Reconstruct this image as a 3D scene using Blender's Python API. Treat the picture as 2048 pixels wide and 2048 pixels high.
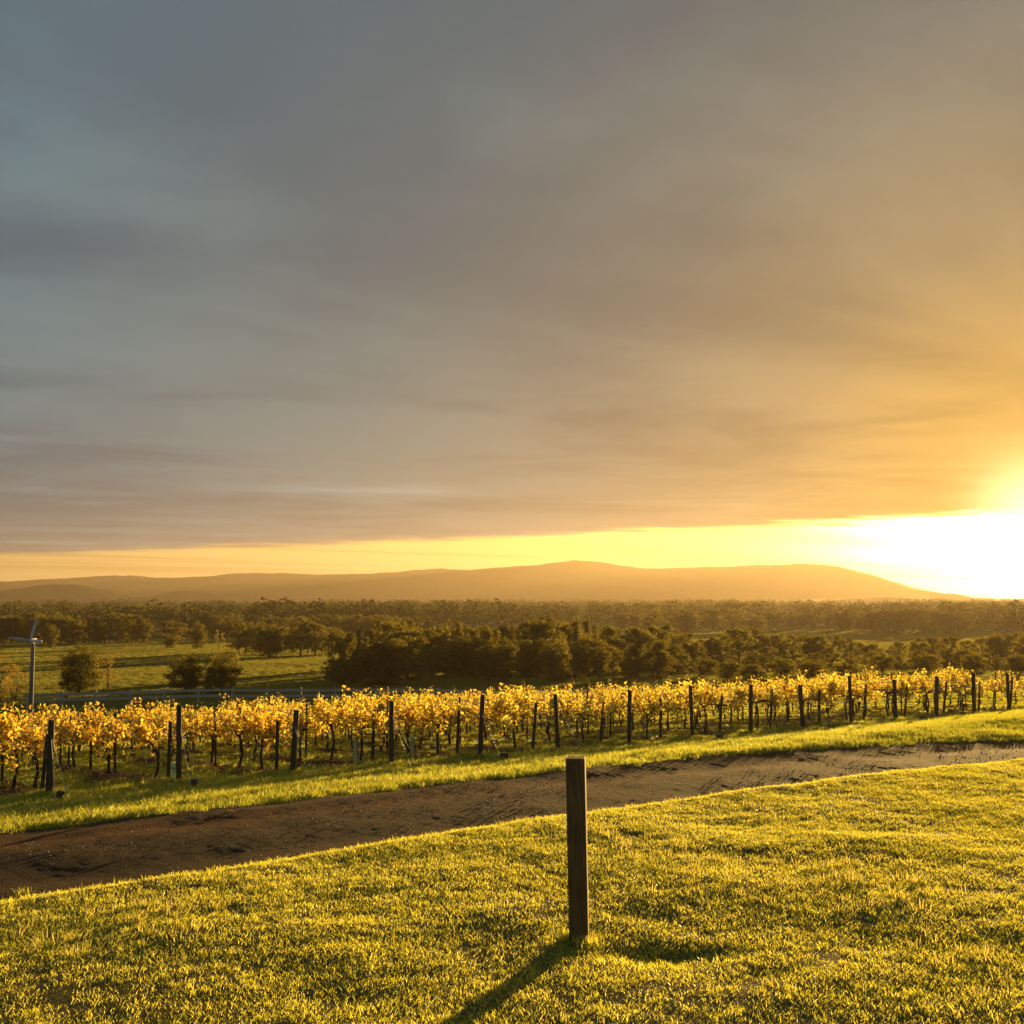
import bpy, math, random
import numpy as np
from mathutils import Vector, noise as mnoise

# ------------------------------------------------------------------ scene, camera, sky, sun
sc = bpy.context.scene
for o in list(bpy.data.objects): bpy.data.objects.remove(o)
C = sc.collection
R = math.radians
EYE, PITCH, F = 1.65, R(4.6), 1027.0 / 512.0
cam = bpy.data.cameras.new('camera'); cam_o = bpy.data.objects.new('camera', cam); C.objects.link(cam_o)
cam_o.location = (0, 0, EYE); cam_o.rotation_euler = (R(90) + PITCH, 0, 0)
cam.sensor_width = 36; cam.lens = 18 * F; cam.clip_start = .05; cam.clip_end = 30000
sc.camera = cam_o

SUN_AZ, SUN_EL = R(27.3), R(3.7)
S = Vector((math.sin(SUN_AZ) * math.cos(SUN_EL), math.cos(SUN_AZ) * math.cos(SUN_EL), math.sin(SUN_EL)))
sun = bpy.data.lights.new('sun', 'SUN'); sun.energy = 5.0; sun.angle = R(.5); sun.color = (1.0, .625, .20)
sun_o = bpy.data.objects.new('sun', sun); C.objects.link(sun_o)
sun_o.rotation_euler = S.to_track_quat('Z', 'Y').to_euler(); sun_o.location = (30, 60, 40)

sc.view_settings.view_transform = 'Standard'; sc.view_settings.look = 'None'
sc.view_settings.exposure = 2.1; sc.view_settings.gamma = 1; sc.view_settings.use_curve_mapping = False
sc.render.engine = 'CYCLES'
cy = sc.cycles
cy.use_denoising = True
try: cy.denoiser = 'OPENIMAGEDENOISE'
except Exception: pass
cy.max_bounces = 6; cy.diffuse_bounces = 3; cy.transmission_bounces = 4; cy.volume_bounces = 0; cy.transparent_max_bounces = 8
cy.sample_clamp_indirect = 4

# ---- a tiny node language
class V:
    def __init__(s, nt, sock): s.nt, s.s = nt, sock
    def _m(s, op, *a):
        n = s.nt.nodes.new('ShaderNodeMath'); n.operation = op
        for i, q in enumerate((s,) + a):
            if isinstance(q, V): s.nt.links.new(q.s, n.inputs[i])
            else: n.inputs[i].default_value = q
        return V(s.nt, n.outputs[0])
    def __add__(s, b): return s._m('ADD', b)
    __radd__ = __add__
    def __sub__(s, b): return s._m('SUBTRACT', b)
    def __mul__(s, b): return s._m('MULTIPLY', b)
    __rmul__ = __mul__
    def __truediv__(s, b): return s._m('DIVIDE', b)
    def f(s, op, *a): return s._m(op, *a)
def sep(nt, sock):
    n = nt.nodes.new('ShaderNodeSeparateXYZ'); nt.links.new(sock, n.inputs[0]); return [V(nt, o) for o in n.outputs]
def comb(nt, x, y, z):
    n = nt.nodes.new('ShaderNodeCombineXYZ')
    for i, q in enumerate((x, y, z)):
        if isinstance(q, V): nt.links.new(q.s, n.inputs[i])
        else: n.inputs[i].default_value = q
    return n.outputs[0]
def smooth(nt, v, a, b, lo=0., hi=1.):
    n = nt.nodes.new('ShaderNodeMapRange'); n.interpolation_type = 'SMOOTHSTEP'
    nt.links.new(v.s, n.inputs[0]); n.inputs[1].default_value = a; n.inputs[2].default_value = b
    n.inputs[3].default_value = lo; n.inputs[4].default_value = hi
    return V(nt, n.outputs[0])
def noise(nt, vec, scale, detail=4, rough=.55, dist=0.):
    n = nt.nodes.new('ShaderNodeTexNoise')
    if vec is not None: nt.links.new(vec, n.inputs['Vector'])
    n.inputs['Scale'].default_value = scale; n.inputs['Detail'].default_value = detail
    n.inputs['Roughness'].default_value = rough; n.inputs['Distortion'].default_value = dist
    return V(nt, n.outputs[0])
def ramp(nt, v, stops):
    n = nt.nodes.new('ShaderNodeValToRGB'); e = n.color_ramp.elements
    while len(e) < len(stops): e.new(.5)
    for q, (p, c) in zip(e, stops): q.position = p; q.color = (*c, 1)
    nt.links.new(v.s, n.inputs[0]); return n.outputs[0]
def mixc(nt, f, a, b, mode='MIX'):
    n = nt.nodes.new('ShaderNodeMix'); n.data_type = 'RGBA'; n.blend_type = mode
    for i, q in ((0, f), (6, a), (7, b)):
        if isinstance(q, V): nt.links.new(q.s, n.inputs[i])
        elif isinstance(q, bpy.types.NodeSocket): nt.links.new(q, n.inputs[i])
        elif isinstance(q, tuple): n.inputs[i].default_value = (*q, 1)
        else: n.inputs[i].default_value = q
    return n.outputs[2]

# ---- the sky: clear air low down, one cloud deck above with a straight far edge
world = bpy.data.worlds.new('World'); sc.world = world; world.use_nodes = True
nt = world.node_tree; nt.nodes.clear()
sky = nt.nodes.new('ShaderNodeTexSky'); sky.sky_type = 'NISHITA'; sky.sun_disc = False
sky.sun_elevation = SUN_EL; sky.sun_rotation = SUN_AZ
sky.air_density = 1.0; sky.dust_density = 3.0; sky.ozone_density = 1.0
tc = nt.nodes.new('ShaderNodeTexCoord'); dx, dy, dz = sep(nt, tc.outputs['Generated'])
dzc = dz.f('MAXIMUM', .012)
px_, py_ = dx / dzc, dy / dzc                                    # where the ray meets the deck, in deck heights
deck = comb(nt, px_, py_, 0.)
cosg = dx * S.x + dy * S.y + dz * S.z
gam = cosg.f('MINIMUM', .99999).f('ARCCOSINE') * (180 / math.pi)  # degrees from the sun
wob = noise(nt, deck, .33, 5, .6)
edge = px_ * .56 + py_ * .83 + (wob - .5) * 5.0 + (noise(nt, comb(nt, px_ * .35 + py_ * .2, py_ - px_ * .6, 2.), 1.1, 5, .65) - .5) * 3.0
cover = smooth(nt, edge, 15.6, 13.4)
band = noise(nt, comb(nt, px_ * .6 + py_ * .15, py_ * .85 - px_ * .3, 3.), .55, 7, .6, .6)
big = noise(nt, comb(nt, px_, py_, 7.), .22, 3, .5, .3)
fine_ = noise(nt, comb(nt, px_ * .8, py_, 11.), 2.2, 5, .6)
tex = smooth(nt, band * .5 + big * .38 + fine_ * .12, .41, .60)
brk = smooth(nt, noise(nt, comb(nt, px_ * .5, py_ * .8 - px_ * .2, 19.), .42, 5, .55), .55, .70) * smooth(nt, edge, 4., 9.)
cool = ramp(nt, gam / 90., [(0., (.20, .11, .020)), (.07, (.13, .080, .022)), (.15, (.082, .064, .036)), (.26, (.056, .056, .047)), (.4, (.040, .053, .055)), (.6, (.032, .052, .061)), (1., (.030, .051, .063))])
cloud = mixc(nt, tex, mixc(nt, 1., cool, (.78, .80, .87), 'MULTIPLY'), mixc(nt, 1., cool, (1.31, 1.28, 1.23), 'MULTIPLY'))
lift = smooth(nt, edge, 2., 14., 1.0, 1.12) + brk * .7
cs = nt.nodes.new('ShaderNodeVectorMath'); cs.operation = 'SCALE'; nt.links.new(cloud, cs.inputs[0]); nt.links.new((lift * 7.9).s, cs.inputs['Scale'])
# clear band: nishita plus the glow of the low sun in the thin air
g2 = gam * gam
glow = (g2 * (-1. / 56.)).f('EXPONENT') * 3.4 + (gam * (-1. / 14.)).f('EXPONENT') * .22
core = (g2 * (-1. / 5.5)).f('EXPONENT')
clear = mixc(nt, 1., sky.outputs[0], (.44, .34, .21), 'MULTIPLY')
lowband = (dz.f('ABSOLUTE') * -1. / .09).f('EXPONENT')
dzs = dz.f('MAXIMUM', 0.) + .03; qx, qy = dx / dzs, dy / dzs
streak = smooth(nt, noise(nt, comb(nt, qx * .12 + qy * .07, qy * 1.0 - qx * .6, 1.), .55, 4, .55), .46, .66, 1.0, .6)
gl = nt.nodes.new('ShaderNodeVectorMath'); gl.operation = 'SCALE'; gl.inputs[0].default_value = (10., 7.5, 2.9); nt.links.new(((glow + lowband * .25) * streak).s, gl.inputs['Scale'])
clear2 = nt.nodes.new('ShaderNodeVectorMath'); nt.links.new(clear, clear2.inputs[0]); nt.links.new(gl.outputs[0], clear2.inputs[1])
mixed = mixc(nt, cover, clear2.outputs[0], cs.outputs[0])
gc = nt.nodes.new('ShaderNodeVectorMath'); gc.operation = 'SCALE'; gc.inputs[0].default_value = (10., 8.2, 4.5); nt.links.new((core * 2.6 * (cover * -.8 + 1.)).s, gc.inputs['Scale'])
fin = nt.nodes.new('ShaderNodeVectorMath'); nt.links.new(mixed, fin.inputs[0]); nt.links.new(gc.outputs[0], fin.inputs[1])
bg = nt.nodes.new('ShaderNodeBackground'); bg.inputs['Strength'].default_value = .10
nt.links.new(fin.outputs[0], bg.inputs[0])
wo = nt.nodes.new('ShaderNodeOutputWorld'); nt.links.new(bg.outputs[0], wo.inputs[0])

# ------------------------------------------------------------------ helpers
rng = np.random.default_rng(7); random.seed(7)
def mat(name):
    m = bpy.data.materials.new(name); m.use_nodes = True; m.node_tree.nodes.clear(); return m, m.node_tree
def out(nt, sh, vol=None):
    o = nt.nodes.new('ShaderNodeOutputMaterial')
    if sh is not None: nt.links.new(sh, o.inputs[0])
    if vol is not None: nt.links.new(vol, o.inputs[1])
def principled(nt, col, rough=.85, spec=.2, bump=None, bstr=.4, bdist=.02):
    p = nt.nodes.new('ShaderNodeBsdfPrincipled'); p.inputs['Roughness'].default_value = rough
    p.inputs['Specular IOR Level'].default_value = spec
    if isinstance(col, tuple): p.inputs['Base Color'].default_value = (*col, 1)
    else: nt.links.new(col, p.inputs['Base Color'])
    if bump is not None:
        b = nt.nodes.new('ShaderNodeBump'); b.inputs['Strength'].default_value = bstr; b.inputs['Distance'].default_value = bdist
        nt.links.new(bump.s, b.inputs['Height']); nt.links.new(b.outputs[0], p.inputs['Normal'])
    return p.outputs[0]
def leafmat(name, stops, trans=.5, tint=(1., 1., 1.), use_objcol=False, rough=.6, spec=.25):
    m, nt = mat(name)
    g = nt.nodes.new('ShaderNodeNewGeometry')
    col = ramp(nt, V(nt, g.outputs['Random Per Island']), stops)
    oi = nt.nodes.new('ShaderNodeObjectInfo')
    if use_objcol: col = mixc(nt, 1., col, oi.outputs['Color'], 'MULTIPLY')
    p = nt.nodes.new('ShaderNodeBsdfPrincipled'); p.inputs['Roughness'].default_value = rough; p.inputs['Specular IOR Level'].default_value = spec
    nt.links.new(col, p.inputs['Base Color'])
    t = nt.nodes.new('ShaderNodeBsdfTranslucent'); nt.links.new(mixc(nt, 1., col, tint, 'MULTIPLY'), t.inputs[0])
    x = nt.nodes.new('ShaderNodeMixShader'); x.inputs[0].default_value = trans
    nt.links.new(p.outputs[0], x.inputs[1]); nt.links.new(t.outputs[0], x.inputs[2]); out(nt, x.outputs[0]); return m
def mesh_np(name, v, faces, m):
    me = bpy.data.meshes.new(name)
    v = np.asarray(v, dtype=np.float32).reshape(-1, 3)
    if isinstance(faces, np.ndarray):
        n, k = faces.shape
        me.vertices.add(len(v)); me.vertices.foreach_set('co', v.ravel())
        me.loops.add(n * k); me.loops.foreach_set('vertex_index', faces.astype(np.int32).ravel())
        me.polygons.add(n); me.polygons.foreach_set('loop_start', np.arange(0, n * k, k, dtype=np.int32))
        me.update(calc_edges=True)
    else:
        me.from_pydata([tuple(map(float, q)) for q in v], [], faces)
    if m: me.materials.append(m)
    return me
def obj(name, me, parent=None, loc=None, **kw):
    o = bpy.data.objects.new(name, me); C.objects.link(o)
    if parent is not None: o.parent = parent
    if loc is not None: o.location = loc
    for k, q in kw.items(): o[k] = q
    return o
def shade(me): me.polygons.foreach_set('use_smooth', np.ones(len(me.polygons), bool)); me.update()
def thing(name, label, category, loc=(0, 0, 0), rz=0., group=None):
    o = bpy.data.objects.new(name, None); C.objects.link(o); o.location = loc; o.rotation_euler = (0, 0, rz); o.empty_display_size = .2
    o['label'] = label; o['category'] = category
    if group: o['group'] = group
    return o
class MB:
    def __init__(s): s.v = []; s.f = []
    def tube(s, pts, rad, n=8, cap=True):
        pts = [Vector(p) for p in pts]; base = len(s.v); rings = len(pts)
        if not hasattr(rad, '__len__'): rad = [rad] * rings
        ref = Vector((0, 1, 0))
        for i, p in enumerate(pts):
            d = (pts[min(i + 1, rings - 1)] - pts[max(i - 1, 0)]).normalized()
            u = d.cross(ref if abs(d.dot(ref)) < .95 else Vector((1, 0, 0))).normalized(); w = d.cross(u)
            for k in range(n):
                a = 2 * math.pi * k / n; s.v.append(p + (u * math.cos(a) + w * math.sin(a)) * rad[i])
        for i in range(rings - 1):
            for k in range(n):
                a, b = base + i * n + k, base + i * n + (k + 1) % n; s.f.append((a, b, b + n, a + n))
        if cap: s.f.append(tuple(base + k for k in range(n))[::-1]); s.f.append(tuple(base + (rings - 1) * n + k for k in range(n)))
        return s
    def box(s, lo, hi, bev=0.):
        x0, y0, z0 = lo; x1, y1, z1 = hi; b = bev; base = len(s.v)
        if b <= 0:
            s.v += [Vector(q) for q in ((x0,y0,z0),(x1,y0,z0),(x1,y1,z0),(x0,y1,z0),(x0,y0,z1),(x1,y0,z1),(x1,y1,z1),(x0,y1,z1))]
            s.f += [tuple(base + i for i in q) for q in ((3,2,1,0),(4,5,6,7),(0,1,5,4),(1,2,6,5),(2,3,7,6),(3,0,4,7))]
            return s
        ring = [(x0+b,y0),(x1-b,y0),(x1,y0+b),(x1,y1-b),(x1-b,y1),(x0+b,y1),(x0,y1-b),(x0,y0+b)]
        top = [(x0+2*b,y0+b),(x1-2*b,y0+b),(x1-b,y0+2*b),(x1-b,y1-2*b),(x1-2*b,y1-b),(x0+2*b,y1-b),(x0+b,y1-2*b),(x0+b,y0+2*b)]
        s.v += [Vector((x, y, z0)) for x, y in ring] + [Vector((x, y, z1 - b)) for x, y in ring] + [Vector((x, y, z1)) for x, y in top]
        for L in (0, 8):
            for k in range(8): s.f.append((base+L+k, base+L+(k+1)%8, base+L+8+(k+1)%8, base+L+8+k))
        s.f.append(tuple(base + 16 + k for k in range(8))); s.f.append(tuple(base + k for k in range(8))[::-1])
        return s
    def me(s, name, m, sm=False):
        me = mesh_np(name, [tuple(q) for q in s.v], s.f, m)
        if sm: shade(me)
        return me

# value noise in numpy for terrain relief
_T = rng.random((256, 256))
def vnoise(x, y):
    xi, yi = np.floor(x).astype(int), np.floor(y).astype(int); fx, fy = x - xi, y - yi
    fx, fy = fx * fx * (3 - 2 * fx), fy * fy * (3 - 2 * fy)
    g = lambda a, b: _T[a & 255, b & 255]
    return (g(xi, yi) * (1-fx) + g(xi+1, yi) * fx) * (1-fy) + (g(xi, yi+1) * (1-fx) + g(xi+1, yi+1) * fx) * fy - .5
def sstep(a, b, x): q = np.clip((x - a) / (b - a), 0, 1); return q * q * (3 - 2 * q)

# ------------------------------------------------------------------ the lie of the land
RD, TD = np.array((-.587, .81)), np.array((.81, .587))          # along the vine rows, along the headland
END0, STEP = np.array((-10.18, 23.0)), np.array((2.316, 1.68))  # first end post, row to row
def crest(X):
    Xc = np.clip(X, -8, 11); b, a = -.01676, .725
    return 8.277 + a * Xc + b * Xc * Xc + (a + 2 * b * Xc) * (X - Xc), a + 2 * b * Xc
def crest_s(X, Y):
    yc, sl = crest(X); return (Y - yc) / np.sqrt(1 + sl * sl)
def base_h(X, Y):
    r, t, d = X * RD[0] + Y * RD[1], X * TD[0] + Y * TD[1], np.hypot(X, Y)
    w = sstep(60, 200, d); q = r * (1 - w) + .8 * d * w
    rel = np.interp(q, [18, 24.6, 58, 75, 105, 180, 320, 700, 2000], [0, -.65, -3.95, -4.05, -6.0, -8.2, -10.8, -13.8, -15.8])
    z = -2.2 - .008 * (np.clip(t, 0, 45) - 3) + rel - .0115 * (np.clip(t, 5, 48) - 5) * sstep(18, 24.6, r) * sstep(140, 60, d)
    return z + vnoise(X * .9, Y * .9) * .05 + vnoise(X * .12, Y * .12) * .25 * sstep(26, 60, d) + vnoise(X * .011, Y * .011) * 2.2 * sstep(250, 700, d)
def lawn_h(X, Y):
    return -.02 * Y + (vnoise(X * 1.1 + 9, Y * 1.7) * .030 + vnoise(X * 2.7, Y * 4.1 + 3) * .017 + vnoise(X * 6.1, Y * 7.3) * .010) - .05 * np.exp(-((X - .78) / .32) ** 2 - ((Y - 5.2) / .13) ** 2)
def height(X, Y):
    X, Y = np.asarray(X, float), np.asarray(Y, float); s = crest_s(X, Y)
    drop = np.where(s > 0, (np.sqrt(s * s + .03) - .1732) * .8, 0)
    return np.maximum(base_h(X, Y), lawn_h(X, Y) - drop)
def gz(x, y): return float(height(np.array([x]), np.array([y]))[0])

ROAD_FAR = np.array([(-34., 2.5), (-20., 10.4), (-8.6, 17.4), (0., 22.9), (7., 26.6), (14.6, 29.4), (26., 32.6), (60., 39.)])
_rt = np.linspace(0, 1, len(ROAD_FAR)); _rr = np.linspace(0, 1, 420)
def spline(P, n):
    P = np.vstack([2 * P[0] - P[1], P, 2 * P[-1] - P[-2]]); res = []
    for i in range(1, len(P) - 2):
        u = np.linspace(0, 1, n, endpoint=False)[:, None]
        a, b, c, d = P[i-1], P[i], P[i+1], P[i+2]
        res.append(.5 * (2*b + (c-a)*u + (2*a-5*b+4*c-d)*u**2 + (3*b-a-3*c+d)*u**3))
    return np.vstack(res)
RF = spline(ROAD_FAR, 130)
RT = np.gradient(RF, axis=0); RT /= np.linalg.norm(RT, axis=1)[:, None]; RN = np.stack([RT[:, 1], -RT[:, 0]], 1)   # towards the camera side
ROAD_W = 5.2
def road_off(X, Y):                                              # distance in from the road's far edge, positive on the road
    P = np.stack([X.ravel(), Y.ravel()], 1); res = np.empty(len(P))
    for i in range(0, len(P), 4000):
        q = P[i:i+4000]; dd = ((q[:, None, :] - RF[None, ::4, :]) ** 2).sum(2); k = dd.argmin(1) * 4
        res[i:i+4000] = ((q - RF[k]) * RN[k]).sum(1)
    return res.reshape(X.shape)

# ---- ground materials
def ground_mat():
    m, nt = mat('ground_soil_and_pasture')
    geo = nt.nodes.new('ShaderNodeNewGeometry'); P = geo.outputs['Position']; x, y, z = sep(nt, P)
    r = x * RD[0] + y * RD[1]; t = x * TD[0] + y * TD[1]; d = (x * x + y * y).f('SQRT')
    n1 = noise(nt, P, 1.6, 5); n2 = noise(nt, P, .14, 4); n3 = noise(nt, P, 9., 4)
    turf = ramp(nt, n1 * .5 + n2 * .5, [(.3, (.035, .05, .012)), (.5, (.06, .075, .018)), (.7, (.11, .10, .03))])
    t0 = float(END0 @ TD); sp = float(np.linalg.norm(STEP))
    ph = ((t - t0) / sp + .5).f('FRACT') - .5
    strip = smooth(nt, ph.f('ABSOLUTE') + (n1 - .5) * .16,   .25, .16) * smooth(nt, r + (n1 - .5) * 1.2, 24.0, 24.8) * smooth(nt, r, 57., 55.)
    soil = ramp(nt, n3, [(.3, (.055, .032, .018)), (.6, (.13, .08, .045)), (.8, (.2, .13, .07))])
    near = mixc(nt, strip, turf, soil)
    vo = nt.nodes.new('ShaderNodeTexVoronoi'); vo.inputs['Scale'].default_value = .0052; vo.inputs['Randomness'].default_value = .9
    nt.links.new(comb(nt, x * .62 + y * .12, y - x * .1, 0.), vo.inputs['Vector'])
    fld = sep(nt, vo.outputs['Color'])[0]
    far = ramp(nt, fld, [(.0, (.05, .075, .018)), (.3, (.09, .12, .025)), (.5, (.15, .14, .045)), (.7, (.24, .19, .08)), (.9, (.07, .09, .03)), (1., (.16, .12, .06))])
    far = mixc(nt, .35, far, turf)
    pad = ramp(nt, n2 * .6 + n1 * .4, [(.3, (.075, .11, .02)), (.7, (.14, .16, .035))])
    c = mixc(nt, smooth(nt, d, 60., 90.), near, pad); c = mixc(nt, smooth(nt, d, 270., 300.), c, far)
    out(nt, principled(nt, c, 1., .0, n3 * .5 + n1, .6, .05)); return m
def turf_mat():
    m, nt = mat('lawn_turf'); geo = nt.nodes.new('ShaderNodeNewGeometry'); P = geo.outputs['Position']
    c = ramp(nt, noise(nt, P, 14., 4) * .6 + noise(nt, P, 1.3, 3) * .4, [(.3, (.08, .06, .02)), (.55, (.14, .11, .03)), (.75, (.2, .15, .05))])
    out(nt, principled(nt, c, .95, .05, noise(nt, P, 60., 3), .5, .02)); return m
def road_mat():
    m, nt = mat('dirt_road_earth'); geo = nt.nodes.new('ShaderNodeNewGeometry'); P = geo.outputs['Position']
    at = nt.nodes.new('ShaderNodeAttribute'); at.attribute_name = 'across'; a = V(nt, at.outputs['Fac'])
    fine, mid, big = noise(nt, P, 26., 5, .65), noise(nt, P, 3.2, 5), noise(nt, P, .5, 3)
    c = ramp(nt, fine * .45 + mid * .35 + big * .2, [(.3, (.034, .020, .009)), (.48, (.070, .041, .019)), (.62, (.11, .066, .031)), (.8, (.16, .105, .052))])
    red = mixc(nt, smooth(nt, ((a - .27) * 1.).f('ABSOLUTE') + (mid - .5) * .25, .16, .02), c, mixc(nt, 1., c, (1.5, 1.05, .8), 'MULTIPLY'))
    grass = smooth(nt, (a - .5).f('ABSOLUTE') * 2. + (mid - .5) * .5, .9, 1.02)
    c = mixc(nt, grass, red, (.06, .07, .018))
    spk = smooth(nt, noise(nt, P, 60., 3, .7), .60, .72)
    c = mixc(nt, spk * .5, c, (.22, .155, .08)); c = mixc(nt, smooth(nt, noise(nt, P, 17., 4, .7), .54, .66) * .55, c, (.03, .02, .011))
    out(nt, principled(nt, c, .95, .08, fine + mid * .5 + noise(nt, P, 60., 3, .7) * .5, 1., .055)); return m
M_ground, M_turf, M_road = ground_mat(), turf_mat(), road_mat()

# ---- one ground sheet out to the foot of the hills
def axis(a, b, step, end, ratio=1.16):
    core = list(np.arange(a, b + step / 2, step)); lo, hi = [], []
    s, p = step, a
    while p > -end: s *= ratio; p -= s; lo.append(p)
    s, p = step, b
    while p < end: s *= ratio; p += s; hi.append(p)
    return np.array(lo[::-1] + core + hi)
def sheet(name, xs, ys, zf, m):
    X, Y = np.meshgrid(xs, ys); Z = zf(X, Y); nx, ny = len(xs), len(ys)
    i = np.arange(nx * ny).reshape(ny, nx)
    f = np.stack([i[:-1, :-1], i[:-1, 1:], i[1:, 1:], i[1:, :-1]], -1).reshape(-1, 4)
    me = mesh_np(name, np.stack([X, Y, Z], -1), f, m); shade(me); return me, X, Y
gx, gy = axis(-34, 44, .45, 5200), axis(2, 84, .45, 5200)
def ground_z(X, Y):
    Z = height(X, Y); nearm = (np.abs(X) < 70) & (Y > -10) & (Y < 60)
    off = np.full(X.shape, -9.); off[nearm] = road_off(X[nearm], Y[nearm])
    Z = Z - .12 * (sstep(0., .5, off) * sstep(ROAD_W, ROAD_W - .5, off)) * (crest_s(X, Y) > 1.5)
    mound = np.zeros(X.shape)                                     # low banks of earth under the vine rows
    r, t = X * RD[0] + Y * RD[1], X * TD[0] + Y * TD[1]
    ph = ((t - END0 @ TD) / np.linalg.norm(STEP) + .5) % 1 - .5
    mound = .14 * np.exp(-(ph * 2.86 / .45) ** 2) * sstep(23.6, 24.6, r) * sstep(57, 55, r)
    Z = Z + mound
    return np.where(crest_s(X, Y) < 1.2, Z - .15, Z)
gme, GX, GY = sheet('ground', gx, gy, ground_z, M_ground)
ground = obj('ground', gme, kind='structure')
r_, t_ = GX * RD[0] + GY * RD[1], GX * TD[0] + GY * TD[1]
offm = np.full(GX.shape, -50.); nm = (np.abs(GX) < 90) & (GY > -10) & (GY < 90); offm[nm] = road_off(GX[nm], GY[nm])
ph_ = np.abs(((t_ - END0 @ TD) / np.linalg.norm(STEP) + .5) % 1 - .5)
inview = (np.abs(GX) < .56 * GY + 3) & (GY > 6) & (crest_s(GX, GY) > .6)
verge = inview & (offm < -.02) & (r_ < 25.5)
nearv = inview & (offm > ROAD_W - .4) & (crest_s(GX, GY) > 2.4)
rows = inview & (r_ >= 25.5) & (r_ < 60)
dens = np.where(verge, 75., 0) + np.where(nearv, 90. * sstep(.06, .2, vnoise(GX * .4 + 3, GY * .4)), 0) + np.where(rows, np.where(ph_ < .2, 2., 20.), 0)
dens *= np.clip(.65 + vnoise(GX * .8, GY * .8) * 1.6, .1, 1.6)
at = gme.attributes.new('grow', 'FLOAT', 'POINT'); at.data.foreach_set('value', dens.ravel().astype(np.float32))

# ---- the lawn on its shoulder
lx, ly = np.arange(-9, 13.01, .07), np.arange(.6, 16.5, .07)
LX, LY = np.meshgrid(lx, ly); LS = crest_s(LX, LY); LZ = height(LX, LY)
idx = np.arange(LX.size).reshape(LX.shape)
fq = np.stack([idx[:-1, :-1], idx[:-1, 1:], idx[1:, 1:], idx[1:, :-1]], -1).reshape(-1, 4)
keep = (LS.ravel()[fq].max(1) < 1.7); fq = fq[keep]
used = np.unique(fq); remap = np.zeros(LX.size, int); remap[used] = np.arange(len(used))
lme = mesh_np('lawn', np.stack([LX.ravel(), LY.ravel(), LZ.ravel()], -1)[used], remap[fq], M_turf); shade(lme)
lawn = obj('lawn', lme, kind='structure')
ld = np.where((np.abs(LX) < .56 * LY + .7) & (LY > 2.6), 1., 0.) * np.clip(.8 + vnoise(LX * 1.3, LY * 1.9) * .9, .25, 1.2)
at = lme.attributes.new('grow', 'FLOAT', 'POINT'); at.data.foreach_set('value', (ld.ravel()[used] * 360).astype(np.float32))

# ---- the dirt road
sel = np.arange(0, len(RF), 1); na = 48
a_ = np.linspace(-.03, 1.03, na)
RXY = RF[sel][:, None, :] + RN[sel][:, None, :] * (a_ * ROAD_W)[None, :, None]
RX, RY = RXY[..., 0], RXY[..., 1]
RZ = base_h(RX, RY) + .03 - .03 * (np.exp(-((a_ - .27) / .09) ** 2) + np.exp(-((a_ - .74) / .09) ** 2))[None, :] \
     + vnoise(RX * 1.1, RY * 1.1) * .014 + vnoise(RX * 2.3, RY * 2.3) * .006 + vnoise(RX * 9.3, RY * 9.3) * .012 - .09 * (np.abs(a_ - .5) > .5)[None, :]
i = np.arange(RX.size).reshape(RX.shape)
f = np.stack([i[:-1, :-1], i[1:, :-1], i[1:, 1:], i[:-1, 1:]], -1).reshape(-1, 4)[:, ::-1]
rme = mesh_np('dirt_road', np.stack([RX, RY, RZ], -1), f[:, ::-1].copy(), M_road); shade(rme)
at = rme.attributes.new('across', 'FLOAT', 'POINT'); at.data.foreach_set('value', np.repeat(a_[None, :], len(sel), 0).ravel().astype(np.float32))
ed = (np.abs(RX) < .56 * RY + 3) * 15. * np.clip(.6 + vnoise(RX * .9, RY * .9) * 1.8, .05, 1.6)
at = rme.attributes.new('grow', 'FLOAT', 'POINT'); at.data.foreach_set('value', ed.ravel().astype(np.float32))
road = obj('dirt_road', rme, kind='structure')
aw = np.abs(RX) < .56 * RY + 3; A2 = np.repeat(a_[None, :], len(sel), 0)
wd = aw * (16. * np.exp(-((A2 - .99) / .07) ** 2) + 16. * np.exp(-((A2 - .01) / .05) ** 2) + 0. * A2) * np.clip(.35 + vnoise(RX * .7 + 5, RY * .7) * 2.6, 0, 1.6)
at = rme.attributes.new('weeds', 'FLOAT', 'POINT'); at.data.foreach_set('value', wd.ravel().astype(np.float32))

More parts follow.
